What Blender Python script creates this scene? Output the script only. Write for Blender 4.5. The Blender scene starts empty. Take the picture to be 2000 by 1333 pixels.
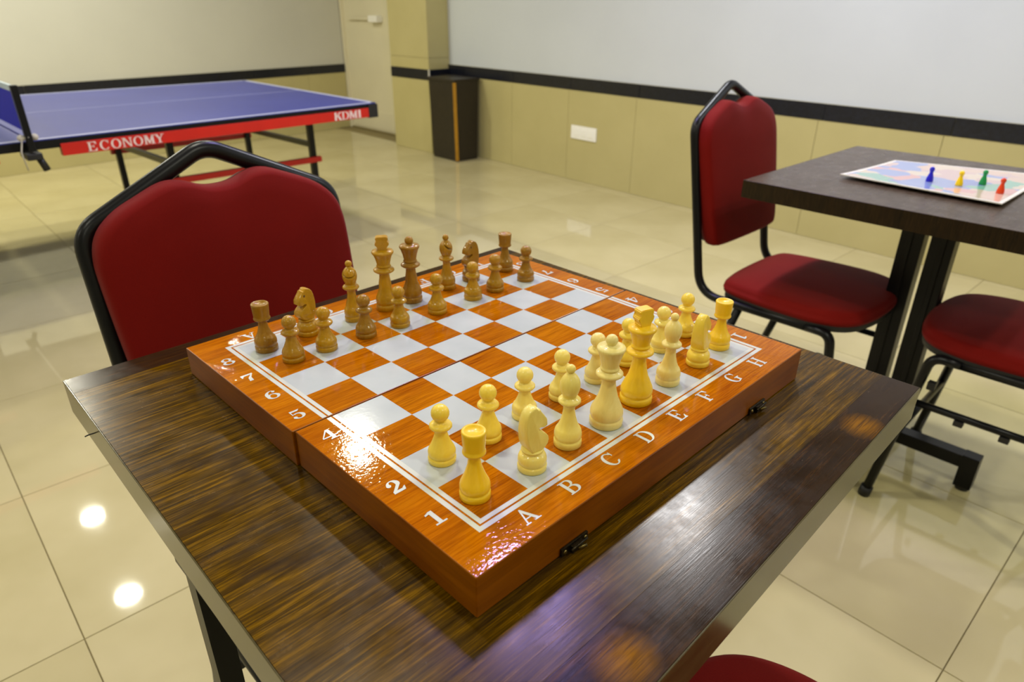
import bpy, bmesh, math, random
from mathutils import Vector, Matrix
random.seed(7)
sc = bpy.context.scene
C = sc.collection
PI = math.pi

# ------------------------------------------------------------------ camera
cam_d = bpy.data.cameras.new('camera')
cam = bpy.data.objects.new('camera', cam_d)
C.objects.link(cam)
RX = (0.71400745, -0.70011920, 0.00514472)
RY = (-0.30669000, -0.31936257, -0.89663191)
RZ = (0.62939225, 0.63862403, -0.44274682)
cam.matrix_world = Matrix(((RX[0], -RY[0], -RZ[0], -0.26056),
                           (RX[1], -RY[1], -RZ[1], -0.29640),
                           (RX[2], -RY[2], -RZ[2], 1.13882),
                           (0, 0, 0, 1)))
cam_d.sensor_width = 36
cam_d.lens = 24
cam_d.clip_start = 0.02
cam_d.dof.use_dof = True
cam_d.dof.focus_distance = 0.62
cam_d.dof.aperture_fstop = 8.0
sc.camera = cam

# ------------------------------------------------------------------ world, exposure, lights
sc.view_settings.view_transform = 'Standard'
sc.view_settings.look = 'None'
sc.view_settings.gamma = 1
sc.view_settings.use_curve_mapping = False
sc.view_settings.exposure = 0.0
w = bpy.data.worlds.new('world'); sc.world = w
w.use_nodes = True
w.node_tree.nodes['Background'].inputs[0].default_value = (1, 0.95, 0.85, 1)
w.node_tree.nodes['Background'].inputs[1].default_value = 0.05
CEIL = 2.6
WARM = (1.0, 0.975, 0.81)
COOL = (0.92, 0.95, 1.0)
BLUE = (0.46, 0.38, 1.0)
# position on the ceiling, colour, watts, lamp diameter; some are unseen, added to light the walls
LAMPS = [(0.355, 5.13, WARM, 12, .14), (0.285, 4.07, WARM, 11, .14), (1.42, 4.66, WARM, 14, .13),
         (1.27, 2.42, WARM, 11, .13), (2.15, 1.00, COOL, 19, .14), (1.23, 1.13, BLUE, 15, .34),
         (-1.15, 4.70, WARM, 12, .14), (-2.35, 4.65, WARM, 12, .14), (3.0, -2.0, COOL, 8, .14),
         (0.30, 0.95, WARM, 8, .14), (-1.0, 2.3, WARM, 6, .14), (-1.0, 0.2, WARM, 5, .14),
         (2.75, -0.9, COOL, 9, .14), (0.6, -1.2, WARM, 9, .14), (-1.2, -1.6, WARM, 7, .14),  # the COOL lamp here is added out of view to light the right wall
         (-0.9, 5.9, WARM, 12, .14), (-2.6, 1.2, WARM, 7, .14)]
LE = 1.65
for i, (x, y, col, p, dia) in enumerate(LAMPS):
    ld = bpy.data.lights.new('downlight_lamp', 'AREA')
    ld.shape = 'DISK'; ld.size = dia; ld.energy = p * LE; ld.color = col
    lo = bpy.data.objects.new('downlight_lamp', ld)
    lo.location = (x, y, CEIL - 0.012)
    C.objects.link(lo)

# ------------------------------------------------------------------ material helpers
def srgb(r, g, b):
    f = lambda c: ((c / 255 + .055) / 1.055) ** 2.4 if c > 10 else c / 255 / 12.92
    return (f(r), f(g), f(b), 1)

class NT:
    def __init__(s, name):
        s.m = bpy.data.materials.new(name); s.m.use_nodes = True
        s.t = s.m.node_tree; s.b = s.t.nodes['Principled BSDF']
    def n(s, kind, **kw):
        nd = s.t.nodes.new(kind)
        for k, v in kw.items():
            if k in nd.inputs: nd.inputs[k].default_value = v
            else: setattr(nd, k, v)
        return nd
    def l(s, a, b): s.t.links.new(a, b)
    def coord(s, scale=(1, 1, 1), kind='Object', rot=(0, 0, 0)):
        tc = s.n('ShaderNodeTexCoord'); mp = s.n('ShaderNodeMapping')
        mp.inputs['Scale'].default_value = scale; mp.inputs['Rotation'].default_value = rot
        s.l(tc.outputs[kind], mp.inputs['Vector']); return mp.outputs['Vector']
    def noise(s, vec, scale=5, detail=4, rough=.5, dist=0):
        nd = s.n('ShaderNodeTexNoise'); nd.inputs['Scale'].default_value = scale
        nd.inputs['Detail'].default_value = detail; nd.inputs['Roughness'].default_value = rough
        nd.inputs['Distortion'].default_value = dist
        s.l(vec, nd.inputs['Vector']); return nd.outputs['Fac']
    def ramp(s, fac, stops):
        nd = s.n('ShaderNodeValToRGB'); e = nd.color_ramp.elements
        while len(e) < len(stops): e.new(0.5)
        for el, (p, c) in zip(e, stops): el.position = p; el.color = c
        s.l(fac, nd.inputs['Fac']); return nd.outputs['Color']
    def mix(s, fac, a, b, blend='MIX'):
        nd = s.n('ShaderNodeMix'); nd.data_type = 'RGBA'; nd.blend_type = blend
        for sock, v in ((nd.inputs[0], fac), (nd.inputs[6], a), (nd.inputs[7], b)):
            if hasattr(v, 'links'): s.l(v, sock)
            else: sock.default_value = v
        return nd.outputs[2]
    def bump(s, fac, strength=.2, dist=.001):
        nd = s.n('ShaderNodeBump'); nd.inputs['Strength'].default_value = strength
        nd.inputs['Distance'].default_value = dist
        s.l(fac, nd.inputs['Height']); s.l(nd.outputs['Normal'], s.b.inputs['Normal']); return nd
    def half(s, v):
        nd = s.n('ShaderNodeMath', operation='MULTIPLY'); s.l(v, nd.inputs[0]); nd.inputs[1].default_value = .5; return nd.outputs[0]
    def set(s, col=None, rough=None, metal=None, coat=None, coat_r=None, spec=None):
        for k, v in (('Base Color', col), ('Roughness', rough), ('Metallic', metal), ('Coat Weight', coat),
                     ('Coat Roughness', coat_r), ('Specular IOR Level', spec)):
            if v is None: continue
            if hasattr(v, 'links'): s.l(v, s.b.inputs[k])
            else: s.b.inputs[k].default_value = v
        return s.m

def plain(name, col, rough=.5, metal=0, var=.06, nscale=30, bump=0, coat=0, spec=.5, dist=.0005):
    t = NT(name); v = t.coord()
    f = t.noise(v, nscale, 3)
    lo = tuple(c * (1 - var) for c in col[:3]) + (1,); hi = tuple(min(1, c * (1 + var)) for c in col[:3]) + (1,)
    c = t.ramp(f, [(.35, lo), (.65, hi)])
    if bump: t.bump(f, bump, dist)
    return t.set(c, rough, metal, coat, .05, spec)

M = {}
def mk_floor():
    t = NT('polished_floor_tile'); v = t.coord()
    f = t.noise(v, 2.2, 4, .55); g = t.noise(v, 14, 3, .6)
    c = t.ramp(f, [(.3, srgb(184, 172, 124)), (.7, srgb(202, 190, 144))])
    oi = t.n('ShaderNodeObjectInfo')
    c = t.mix(.02, c, t.ramp(oi.outputs['Random'], [(0, (.3, .27, .16, 1)), (1, (.9, .84, .6, 1))]))
    r = t.n('ShaderNodeMapRange'); r.inputs['To Min'].default_value = .03; r.inputs['To Max'].default_value = .05
    t.l(g, r.inputs['Value'])
    M['floor'] = t.set(c, r.outputs[0], spec=.55)
mk_floor()
M['grout'] = plain('floor_grout', srgb(138, 124, 80), .8)
M['dado'] = None
t = NT('wall_tile'); v = t.coord(); f = t.noise(v, 3, 4, .6)
M['dado'] = t.set(t.ramp(f, [(.3, srgb(186, 175, 120)), (.7, srgb(192, 181, 126))]), .22, spec=.45)
t = NT('dark_border_tile'); v = t.coord(); f = t.noise(v, 60, 4, .7)
M['border'] = t.set(t.ramp(f, [(.4, srgb(12, 14, 24)), (.72, srgb(28, 31, 44))]), .28)
M['paint'] = plain('wall_paint', srgb(204, 202, 188), .75, var=.02, nscale=2)
M['paint_cool_lit'] = plain('wall_paint_cool_lit', srgb(204, 209, 212), .75, var=.02, nscale=2)  # right wall copy: cool light and extra brightness put into the paint colour
M['ceil'] = plain('ceiling_paint', srgb(150, 142, 118), .9, var=.01)
M['door'] = plain('door_paint', srgb(224, 216, 184), .5, var=.02, nscale=4)
M['white_plastic'] = plain('white_plastic', srgb(248, 246, 236), .35, var=.01)
M['black_metal'] = plain('black_metal', srgb(9, 10, 13), .33, var=.1, nscale=200, spec=.28)
M['black_plastic'] = plain('black_plastic', srgb(18, 18, 20), .5)
M['clasp'] = plain('blackened_brass', srgb(52, 45, 30), .35, .8, .4, 400)
M['screw'] = plain('brass_screw', srgb(110, 95, 50), .35, .9, .2, 400)
M['gold'] = plain('gold_trim', srgb(205, 155, 60), .25, .85, .05, 20)
M['bin'] = plain('dark_bin', srgb(34, 27, 20), .4, var=.2, nscale=40)
M['red_paint'] = plain('red_paint', srgb(196, 22, 6), .4, var=.06, nscale=10)
M['white_ink'] = plain('white_ink', srgb(206, 208, 200), .15, var=.015, nscale=80)
M['sign_white'] = plain('sign_white', srgb(225, 205, 195), .5, var=.03)
M['net'] = plain('blue_net', srgb(8, 12, 170), .8, var=.15, nscale=300)
M['net_tape'] = plain('white_net_tape', srgb(190, 205, 205), .7)
M['cord'] = plain('white_cord', srgb(190, 185, 170), .7)
t = NT('blue_table_top'); v = t.coord(); f = t.noise(v, 3, 4, .6)
M['pp_blue'] = t.set(t.ramp(f, [(.3, srgb(42, 52, 132)), (.7, srgb(50, 60, 142))]), .38)
M['pp_line'] = plain('pale_line', srgb(176, 180, 205), .5, var=.03)

def mk_fabric():
    t = NT('red_fabric'); v = t.coord()
    f = t.noise(v, 1100, 2, .6); g = t.noise(v, 7, 3)
    c = t.ramp(g, [(.3, srgb(108, 9, 4)), (.7, srgb(119, 12, 5))])
    c = t.mix(.25, c, t.ramp(f, [(.3, srgb(84, 4, 2)), (.7, srgb(136, 18, 8))]))
    t.bump(f, .35, .0006)
    m = t.set(c, .85, spec=.15)
    t.b.inputs['Sheen Weight'].default_value = .06
    t.b.inputs['Sheen Roughness'].default_value = .4
    M['fabric'] = m
mk_fabric()

def board_wood(name, a, b, c_, rough=.16, coat=1.0):
    t = NT(name)
    v = t.coord((6, 95, 95)); n1 = t.noise(v, 1.6, 8, .66, .5)
    v2 = t.coord((26, 560, 560)); n2 = t.noise(v2, 1.3, 3, .6)
    v3 = t.coord((9, 22, 22)); n3 = t.noise(v3, 1, 2)
    c = t.ramp(n1, [(.3, a), (.52, b), (.72, c_)])
    c = t.mix(.35, c, t.ramp(n2, [(.38, srgb(100, 44, 0)), (.6, srgb(206, 126, 10))]), 'MIX')
    c = t.mix(.22, c, t.ramp(n3, [(.35, srgb(146, 56, 0)), (.65, srgb(214, 132, 8))]))
    vb = t.coord(); nb = t.noise(vb, 300, 2, .5); nb2 = t.noise(vb, 38, 2)
    bm_ = t.n('ShaderNodeBump'); bm_.inputs['Strength'].default_value = .16; bm_.inputs['Distance'].default_value = .0006
    t.l(nb, bm_.inputs['Height'])
    bm2 = t.n('ShaderNodeBump'); bm2.inputs['Strength'].default_value = .06; bm2.inputs['Distance'].default_value = .002
    t.l(nb2, bm2.inputs['Height']); t.l(bm_.outputs[0], bm2.inputs['Normal'])
    t.l(bm2.outputs[0], t.b.inputs['Normal'])
    t.b.inputs['Specular Tint'].default_value = (1, .82, .58, 1)
    return t.set(c, .04, coat=0, spec=.5)
M['board'] = board_wood('lacquered_board_wood', srgb(130, 58, 0), srgb(178, 92, 0), srgb(204, 122, 6))
M['board_dark'] = board_wood('lacquered_dark_square_wood', srgb(122, 56, 0), srgb(170, 90, 0), srgb(200, 120, 8))
t = NT('white_square_print'); v = t.coord(); f = t.noise(v, 25, 3)
fb = t.noise(v, 300, 2); t.bump(fb, .05, .0006)
M['board_white'] = t.set(t.ramp(f, [(.3, srgb(184, 190, 190)), (.7, srgb(194, 199, 198))]), .10, coat=0)
t = NT('board_side_wood'); v = t.coord((8, 8, 120)); f = t.noise(v, 1.4, 6, .6, .6)
v2 = t.coord((14, 14, 20)); g = t.noise(v2, 1, 3)
c = t.ramp(f, [(.3, srgb(96, 44, 0)), (.7, srgb(138, 74, 4))])
c = t.mix(.3, c, t.ramp(g, [(.35, srgb(92, 38, 0)), (.65, srgb(150, 88, 6))]))
t.b.inputs['Specular Tint'].default_value = (1, .6, .3, 1)
M['board_side'] = t.set(c, .3, spec=.4)

def table_wood(name, rot, lo, mid, hi, patch_lo, patch_hi, sc_=1.0, rough=.22, coat=.7, patch_amt=.8, spots=()):
    t = NT(name)
    v = t.coord((8 * sc_, 230 * sc_, 20), rot=rot); n1 = t.noise(v, 1.2, 8, .72, .35)
    v2 = t.coord((26, 760, 20), rot=rot); n2 = t.noise(v2, 1, 3, .65)
    v3 = t.coord((3.4, 11, 1), rot=rot); n3 = t.noise(v3, 1.7, 4, .6, 1.2)
    c = t.ramp(n1, [(.32, lo), (.5, mid), (.7, hi)])
    c = t.mix(t.ramp(n2, [(.4, (0, 0, 0, 1)), (.62, (.55, .55, .55, 1))]), c, lo)
    pa = t.ramp(n3, [(patch_lo, (0, 0, 0, 1)), (patch_hi, (patch_amt, patch_amt, patch_amt, 1))])
    c = t.mix(pa, c, srgb(46, 31, 16))
    # worn-through patches of yellow wood
    for (sx, sy, rx, ry, amt) in spots:
        tc = t.n('ShaderNodeTexCoord'); mp = t.n('ShaderNodeMapping')
        mp.inputs['Location'].default_value = (-sx / rx, -sy / ry, 0); mp.inputs['Scale'].default_value = (1 / rx, 1 / ry, 0)
        t.l(tc.outputs['Object'], mp.inputs['Vector'])
        ln = t.n('ShaderNodeVectorMath', operation='LENGTH'); t.l(mp.outputs[0], ln.inputs[0])
        mm = t.n('ShaderNodeMath', operation='MULTIPLY_ADD'); t.l(n1, mm.inputs[0]); mm.inputs[1].default_value = 1.1; t.l(ln.outputs['Value'], mm.inputs[2])
        mk = t.ramp(t.half(mm.outputs[0]), [(.38, (amt, amt, amt, 1)), (.80, (0, 0, 0, 1))])
        mk = t.mix(1, mk, t.ramp(n2, [(.36, (.25, .25, .25, 1)), (.55, (1, 1, 1, 1))]), 'MULTIPLY')
        c = t.mix(mk, c, srgb(136, 88, 0))
    # fine scratches and dust
    v4 = t.coord((60, 420, 90)); n4 = t.noise(v4, 1, 2, .5)
    dots = t.ramp(n4, [(.76, (0, 0, 0, 1)), (.82, (.4, .4, .4, 1))])
    c = t.mix(dots, c, srgb(150, 130, 100))
    v5 = t.coord((1, 1, 1)); n5 = t.noise(v5, 30, 4, .7)
    r = t.n('ShaderNodeMapRange'); r.inputs['From Min'].default_value = .3; r.inputs['From Max'].default_value = .7
    r.inputs['To Min'].default_value = rough - .06; r.inputs['To Max'].default_value = rough + .05
    t.l(n5, r.inputs['Value'])
    t.bump(n2, .12, .0004)
    t.b.inputs['Specular Tint'].default_value = (1, .92, .82, 1)
    return t.set(c, r.outputs[0], spec=.2)
M['table'] = table_wood('walnut_veneer', (0, 0, 0), srgb(30, 18, 0), srgb(84, 58, 0), srgb(148, 106, 0), .48, .66, rough=.24, coat=.35)
M['table_strip'] = table_wood('walnut_veneer_edge_strip', (0, 0, PI / 2), srgb(22, 12, 5), srgb(44, 26, 10), srgb(92, 58, 16), .36, .6, patch_amt=.9, spots=((.397, -.132, .026, .022, .9), (.006, -.132, .026, .024, .95)))
M['table2'] = table_wood('dark_table_veneer', (0, 0, 0), srgb(66, 54, 44), srgb(84, 70, 58), srgb(100, 86, 70), .4, .6, rough=.3, patch_amt=.3)
M['table2_edge'] = table_wood('dark_table_edge', (0, 0, 0), srgb(22, 15, 8), srgb(38, 28, 14), srgb(60, 46, 22), .4, .6, rough=.4, patch_amt=.3)
t = NT('edge_band_lacquer'); v = t.coord((20, 20, 120)); f = t.noise(v, 1.2, 5, .7)
v2 = t.coord(); g = t.noise(v2, 55, 4, .7)
c = t.ramp(f, [(.3, srgb(62, 54, 26)), (.7, srgb(88, 78, 44))])
c = t.mix(t.ramp(g, [(.66, (0, 0, 0, 1)), (.72, (.9, .9, .9, 1))]), c, srgb(40, 28, 12))
M['edge_band'] = t.set(c, .2, spec=.45)

def piece_wood(name, rough, coat):
    t = NT(name)
    oi = t.n('ShaderNodeObjectInfo')
    tc = t.n('ShaderNodeTexCoord'); add = t.n('ShaderNodeVectorMath', operation='ADD')
    t.l(tc.outputs['Object'], add.inputs[0]); t.l(oi.outputs['Location'], add.inputs[1])
    mp = t.n('ShaderNodeMapping'); mp.inputs['Scale'].default_value = (120, 260, 26)
    t.l(add.outputs[0], mp.inputs['Vector'])
    f = t.noise(mp.outputs[0], 1.3, 6, .65, .8)
    mp2 = t.n('ShaderNodeMapping'); mp2.inputs['Scale'].default_value = (28, 28, 40)
    t.l(add.outputs[0], mp2.inputs['Vector']); g = t.noise(mp2.outputs[0], 1, 3)
    dark = t.mix(1, oi.outputs['Color'], (.40, .34, .20, 1) if 'brown' in name else (.84, .76, .52, 1), 'MULTIPLY')
    c = t.mix(f, dark, oi.outputs['Color'])
    c = t.mix(t.ramp(g, [(.35, (0, 0, 0, 1)), (.7, (.5, .5, .5, 1))]), c, t.mix(1, oi.outputs['Color'], (1.0, .86, .5, 1), 'MULTIPLY'))
    nb = t.noise(mp.outputs[0], 3, 2); nb2 = t.noise(mp2.outputs[0], 9, 2)
    if 'brown' in name: t.bump(nb2, .45, .0012)
    else: t.bump(nb, .06, .0005)
    if 'brown' in name: t.b.inputs['Specular Tint'].default_value = (1, .8, .45, 1)
    return t.set(c, rough, coat=coat, coat_r=.10)
M['piece_light'] = piece_wood('pale_boxwood', .42, .35)
M['piece_dark'] = piece_wood('brown_varnished_wood', .38, .4)

# game sheet print: soft coloured patches
t = NT('game_sheet_print'); v = t.coord((1, 1, 1))
ns = t.n('ShaderNodeTexNoise'); ns.inputs['Scale'].default_value = 11; t.l(v, ns.inputs['Vector'])
vm = t.n('ShaderNodeVectorMath', operation='MULTIPLY_ADD')
t.l(ns.outputs['Color'], vm.inputs[0]); vm.inputs[1].default_value = (.12, .12, 0); t.l(v, vm.inputs[2])
vo = t.n('ShaderNodeTexVoronoi'); vo.inputs['Scale'].default_value = 17; t.l(vm.outputs[0], vo.inputs['Vector'])
sp = t.n('ShaderNodeSeparateColor'); t.l(vo.outputs['Color'], sp.inputs[0])
nd = t.n('ShaderNodeValToRGB'); nd.color_ramp.interpolation = 'CONSTANT'
e = nd.color_ramp.elements
cols = [(0, srgb(226, 196, 172)), (.22, srgb(150, 164, 205)), (.42, srgb(216, 186, 176)), (.58, srgb(228, 208, 180)), (.74, srgb(140, 190, 164)), (.84, srgb(134, 146, 200)), (.93, srgb(224, 170, 160))]
while len(e) < len(cols): e.new(.5)
for el, (p_, c_) in zip(e, cols): el.position = p_; el.color = c_
t.l(sp.outputs[0], nd.inputs[0])
M['sheet'] = t.set(nd.outputs[0], .18, coat=.6)
M['sheet_edge'] = plain('white_card', srgb(225, 220, 205), .5, var=.01)
for n_, c_ in (('blue', (16, 10, 190)), ('yellow', (255, 214, 4)), ('green', (0, 150, 72)), ('red', (222, 62, 4))):
    M['pawn_' + n_] = plain(n_ + '_plastic', srgb(*c_), .25, var=.01, coat=.3)
M['lens'] = plain('frosted_lens', srgb(240, 240, 240), .5)

# ------------------------------------------------------------------ mesh helpers
def obj(name, bm, mat, parent=None, smooth=False, auto=None):
    me = bpy.data.meshes.new(name)
    bmesh.ops.recalc_face_normals(bm, faces=bm.faces)
    bm.to_mesh(me); bm.free()
    if smooth:
        for p in me.polygons: p.use_smooth = True
    o = bpy.data.objects.new(name, me); C.objects.link(o)
    if mat: me.materials.append(M[mat] if isinstance(mat, str) else mat)
    if parent: o.parent = parent
    if auto is not None:
        me.shade_smooth() if hasattr(me, 'shade_smooth') else None
        md = o.modifiers.new('smooth', 'EDGE_SPLIT'); md.split_angle = math.radians(auto)
        for p in me.polygons: p.use_smooth = True
    return o
def thing(name, label, cat, loc=(0, 0, 0), rz=0, group=None):
    o = bpy.data.objects.new(name, None); C.objects.link(o)
    o.empty_display_size = .05
    o.location = loc; o.rotation_euler = (0, 0, rz)
    o['label'] = label; o['category'] = cat
    if group: o['group'] = group
    return o
def tag(o, label, cat, group=None):
    o['label'] = label; o['category'] = cat
    if group: o['group'] = group
    return o
def struct(name, bm, mat, parent=None, **k):
    o = obj(name, bm, mat, parent, **k)
    if not parent: o['kind'] = 'structure'
    return o
def box(bm, x0, x1, y0, y1, z0, z1, bev=0, rotz=0, cen=None):
    r = bmesh.ops.create_cube(bm, size=1)
    vs = r['verts']
    for v in vs:
        v.co = Vector(((x0 + x1) / 2 + v.co.x * (x1 - x0), (y0 + y1) / 2 + v.co.y * (y1 - y0), (z0 + z1) / 2 + v.co.z * (z1 - z0)))
    if bev:
        es = list({e for v in vs for e in v.link_edges})
        bmesh.ops.bevel(bm, geom=es, offset=bev, segments=2, affect='EDGES', profile=.6)
    return bm
def nbox(*a, **k):
    return box(bmesh.new(), *a, **k)
def quadslab(pts, z0, z1, bev=0, seg=2):
    bm = bmesh.new()
    lo = [bm.verts.new((x, y, z0)) for x, y in pts]
    hi = [bm.verts.new((x, y, z1)) for x, y in pts]
    n = len(pts)
    bm.faces.new(lo[::-1]); bm.faces.new(hi)
    for i in range(n): bm.faces.new((lo[i], lo[(i + 1) % n], hi[(i + 1) % n], hi[i]))
    if bev:
        bmesh.ops.bevel(bm, geom=list(bm.edges), offset=bev, segments=seg, affect='EDGES', profile=.6)
    return bm
def lathe(prof, n=32, bm=None, origin=(0, 0, 0)):
    bm = bm or bmesh.new()
    rings = []
    for r, z in prof:
        if r < 1e-6: rings.append([bm.verts.new((origin[0], origin[1], origin[2] + z))])
        else: rings.append([bm.verts.new((origin[0] + r * math.cos(2 * PI * i / n), origin[1] + r * math.sin(2 * PI * i / n), origin[2] + z)) for i in range(n)])
    for a, b in zip(rings, rings[1:]):
        for i in range(n):
            j = (i + 1) % n
            if len(a) == 1 and len(b) == 1: continue
            if len(a) == 1: bm.faces.new((a[0], b[i], b[j]))
            elif len(b) == 1: bm.faces.new((a[i], a[j], b[0]))
            else: bm.faces.new((a[i], a[j], b[j], b[i]))
    return bm
def roundpath(pts, rad, seg=6):
    """pts list of Vector, rad per inner point"""
    out = [Vector(pts[0])]
    for i in range(1, len(pts) - 1):
        p, a, b = Vector(pts[i]), Vector(pts[i - 1]), Vector(pts[i + 1])
        r = rad[i - 1]
        da, db = (a - p).normalized(), (b - p).normalized()
        ang = da.angle(db)
        tl = min(r / math.tan(ang / 2), (a - p).length * .49, (b - p).length * .49) if r > 0 else 0
        if tl <= 1e-6: out.append(p); continue
        A, B = p + da * tl, p + db * tl
        for k in range(seg + 1):
            t = k / seg
            out.append(A * (1 - t) ** 2 + p * 2 * t * (1 - t) + B * t * t)
    out.append(Vector(pts[-1])); return out
def tube(path, rx, ry=None, n=12, bm=None, up=Vector((0, 1, 0)), square=False, caps=True):
    bm = bm or bmesh.new(); ry = ry or rx
    path = [Vector(p) for p in path]
    T = []
    for i in range(len(path)):
        a = path[max(i - 1, 0)]; b = path[min(i + 1, len(path) - 1)]
        T.append((b - a).normalized())
    N = (up - T[0] * up.dot(T[0])).normalized()
    rings = []
    for i, p in enumerate(path):
        N = (N - T[i] * N.dot(T[i])).normalized(); B = T[i].cross(N)
        ring = []
        if square:
            for sx, sy in ((1, 1), (-1, 1), (-1, -1), (1, -1)): ring.append(bm.verts.new(p + N * rx * sx + B * ry * sy))
        else:
            for k in range(n):
                a = 2 * PI * k / n; ring.append(bm.verts.new(p + N * rx * math.cos(a) + B * ry * math.sin(a)))
        rings.append(ring)
    m = len(rings[0])
    for a, b in zip(rings, rings[1:]):
        for k in range(m): bm.faces.new((a[k], a[(k + 1) % m], b[(k + 1) % m], b[k]))
    if caps: bm.faces.new(rings[0][::-1]); bm.faces.new(rings[-1])
    return bm
def pillow(outline, thick, dome, edge=.012, axis='z', nr=5):
    """outline: ccw (x,y) list; body from 0 to thick with rounded rims and a dome"""
    bm = bmesh.new()
    n = len(outline)
    cx = sum(p[0] for p in outline) / n; cy = sum(p[1] for p in outline) / n
    mx = max(math.hypot(p[0] - cx, p[1] - cy) for p in outline)
    prof = [(-.6 * edge, 0)]
    prof = [(edge, 0)] + [(edge * (1 - math.sin(a)), edge * (1 - math.cos(a))) for a in [PI / 6, PI / 3, PI / 2]]
    prof += [(edge * (1 - math.cos(a)), thick - edge + edge * math.sin(a)) for a in [0, PI / 6, PI / 3, PI / 2]]
    rings = []
    for ins, z in prof:
        k = 1 - ins / mx
        rings.append([bm.verts.new((cx + (x - cx) * k, cy + (y - cy) * k, z)) for x, y in outline])
    k0 = 1 - edge / mx
    sm = list(outline)
    for _ in range(60): sm = [((sm[i - 1][0] + sm[i][0] * 2 + sm[(i + 1) % n][0]) / 4, (sm[i - 1][1] + sm[i][1] * 2 + sm[(i + 1) % n][1]) / 4) for i in range(n)]
    for j in range(1, nr + 1):
        k = k0 * (1 - j / (nr + 1)); h = thick + dome * (1 - (k / k0) ** 2.2)
        wb = min(1, j / 2.0)
        rings.append([bm.verts.new((cx + (x * (1 - wb) + sx * wb - cx) * k, cy + (y * (1 - wb) + sy * wb - cy) * k, h)) for (x, y), (sx, sy) in zip(outline, sm)])
    top = bm.verts.new((cx, cy, thick + dome))
    for a, b in zip(rings, rings[1:]):
        for i in range(n): bm.faces.new((a[i], a[(i + 1) % n], b[(i + 1) % n], b[i]))
    for i in range(n): bm.faces.new((rings[-1][i], rings[-1][(i + 1) % n], top))
    bm.faces.new(rings[0][::-1])
    return bm
def smooth_outline(pts, it=3):
    for _ in range(it):
        q = []
        for i in range(len(pts)):
            a, b = pts[i], pts[(i + 1) % len(pts)]
            q.append((a[0] * .75 + b[0] * .25, a[1] * .75 + b[1] * .25)); q.append((a[0] * .25 + b[0] * .75, a[1] * .25 + b[1] * .75))
        pts = q
    return pts

# ------------------------------------------------------------------ floor, walls, ceiling
X0, X1, Y0, Y1 = -3.4, 3.85, -2.6, 6.6
fl = struct('floor', nbox(X0, X1, Y0, Y1, -.12, -.0035), 'grout')
TS = .593; g_ = .0022
TA = math.radians(-1.6)
tile_me = None
tx, ty = -0.195, 0.978
R_ = Matrix.Rotation(TA, 4, 'Z')
for i in range(-6, 8):
    for j in range(-7, 11):
        cx = tx + (i + .5) * TS; cy = ty + (j + .5) * TS
        v = R_ @ Vector((cx - tx, cy - ty, 0)); px, py = tx + v.x, ty + v.y
        if px < X0 - .1 or px > 3.75 or py < Y0 - .1 or py > 6.45: continue
        if tile_me is None:
            b = nbox(-TS / 2 + g_ / 2, TS / 2 - g_ / 2, -TS / 2 + g_ / 2, TS / 2 - g_ / 2, -.01, 0, bev=.0008)
            o = obj('floor_tile', b, 'floor', fl); tile_me = o.data
        else:
            o = bpy.data.objects.new('floor_tile', tile_me); C.objects.link(o); o.parent = fl
        o.location = (px, py, 0); o.rotation_euler.z = TA

def wall_local(name, origin, ang, length, mat, x_from=0.0, thick=.12, dado=None, height=CEIL, bz=(.612, .692), tiles=True, offs=0.0, top='paint', flip=1):
    """vertical wall along direction ang from origin; its face looks to local +y*flip. local x along the wall"""
    root = bpy.data.objects.new(name, None); C.objects.link(root)
    root.location = (origin[0], origin[1], 0); root.rotation_euler.z = ang
    root['kind'] = 'structure'
    y = (-thick, 0) if flip > 0 else (0, thick)
    obj('plaster', nbox(x_from, length, y[0], y[1], 0, height), top, root)
    d = .010 * flip; d2 = .013 * flip
    yy = lambda a: (min(0, a), max(0, a))
    if tiles:
        me = None; x = x_from + offs
        xs = [x_from]
        while x < length:
            if x > x_from + .02: xs.append(x)
            x += .597
        xs.append(length)
        for a, b in zip(xs, xs[1:]):
            g = .0012
            obj('wall_tile', nbox(a + g, b - g, *yy(d), .001, bz[0] - .002, bev=.001), 'dado', root)
        xs2 = [x_from]; x = x_from + offs + .01
        while x < length:
            if x > x_from + .02: xs2.append(x)
            x += .60
        xs2.append(length)
        for a, b in zip(xs2, xs2[1:]):
            obj('border_tile', nbox(a + .0015, b - .0015, *yy(d2), bz[0], bz[1], bev=.001), 'border', root)
        obj('tile_grout', nbox(x_from, length, *yy(.004 * flip), 0, bz[1] + .002), plain('pale_grout', srgb(196, 190, 160), .8) if 'pale_grout' not in bpy.data.materials else bpy.data.materials['pale_grout'], root)
    return root
A_R = math.radians(-93)
# right wall: passes (3.59,3.984), direction -93 deg; face towards -x
D_ = Vector((math.cos(A_R), math.sin(A_R)))
O_R = Vector((3.59, 3.984)) - D_ * 0.62
wall_local('wall_right', (O_R.x, O_R.y), A_R, 7.1, 'dado', dado=True, offs=.62 + .39 - .597, top='paint_cool_lit', flip=-1)
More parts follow.
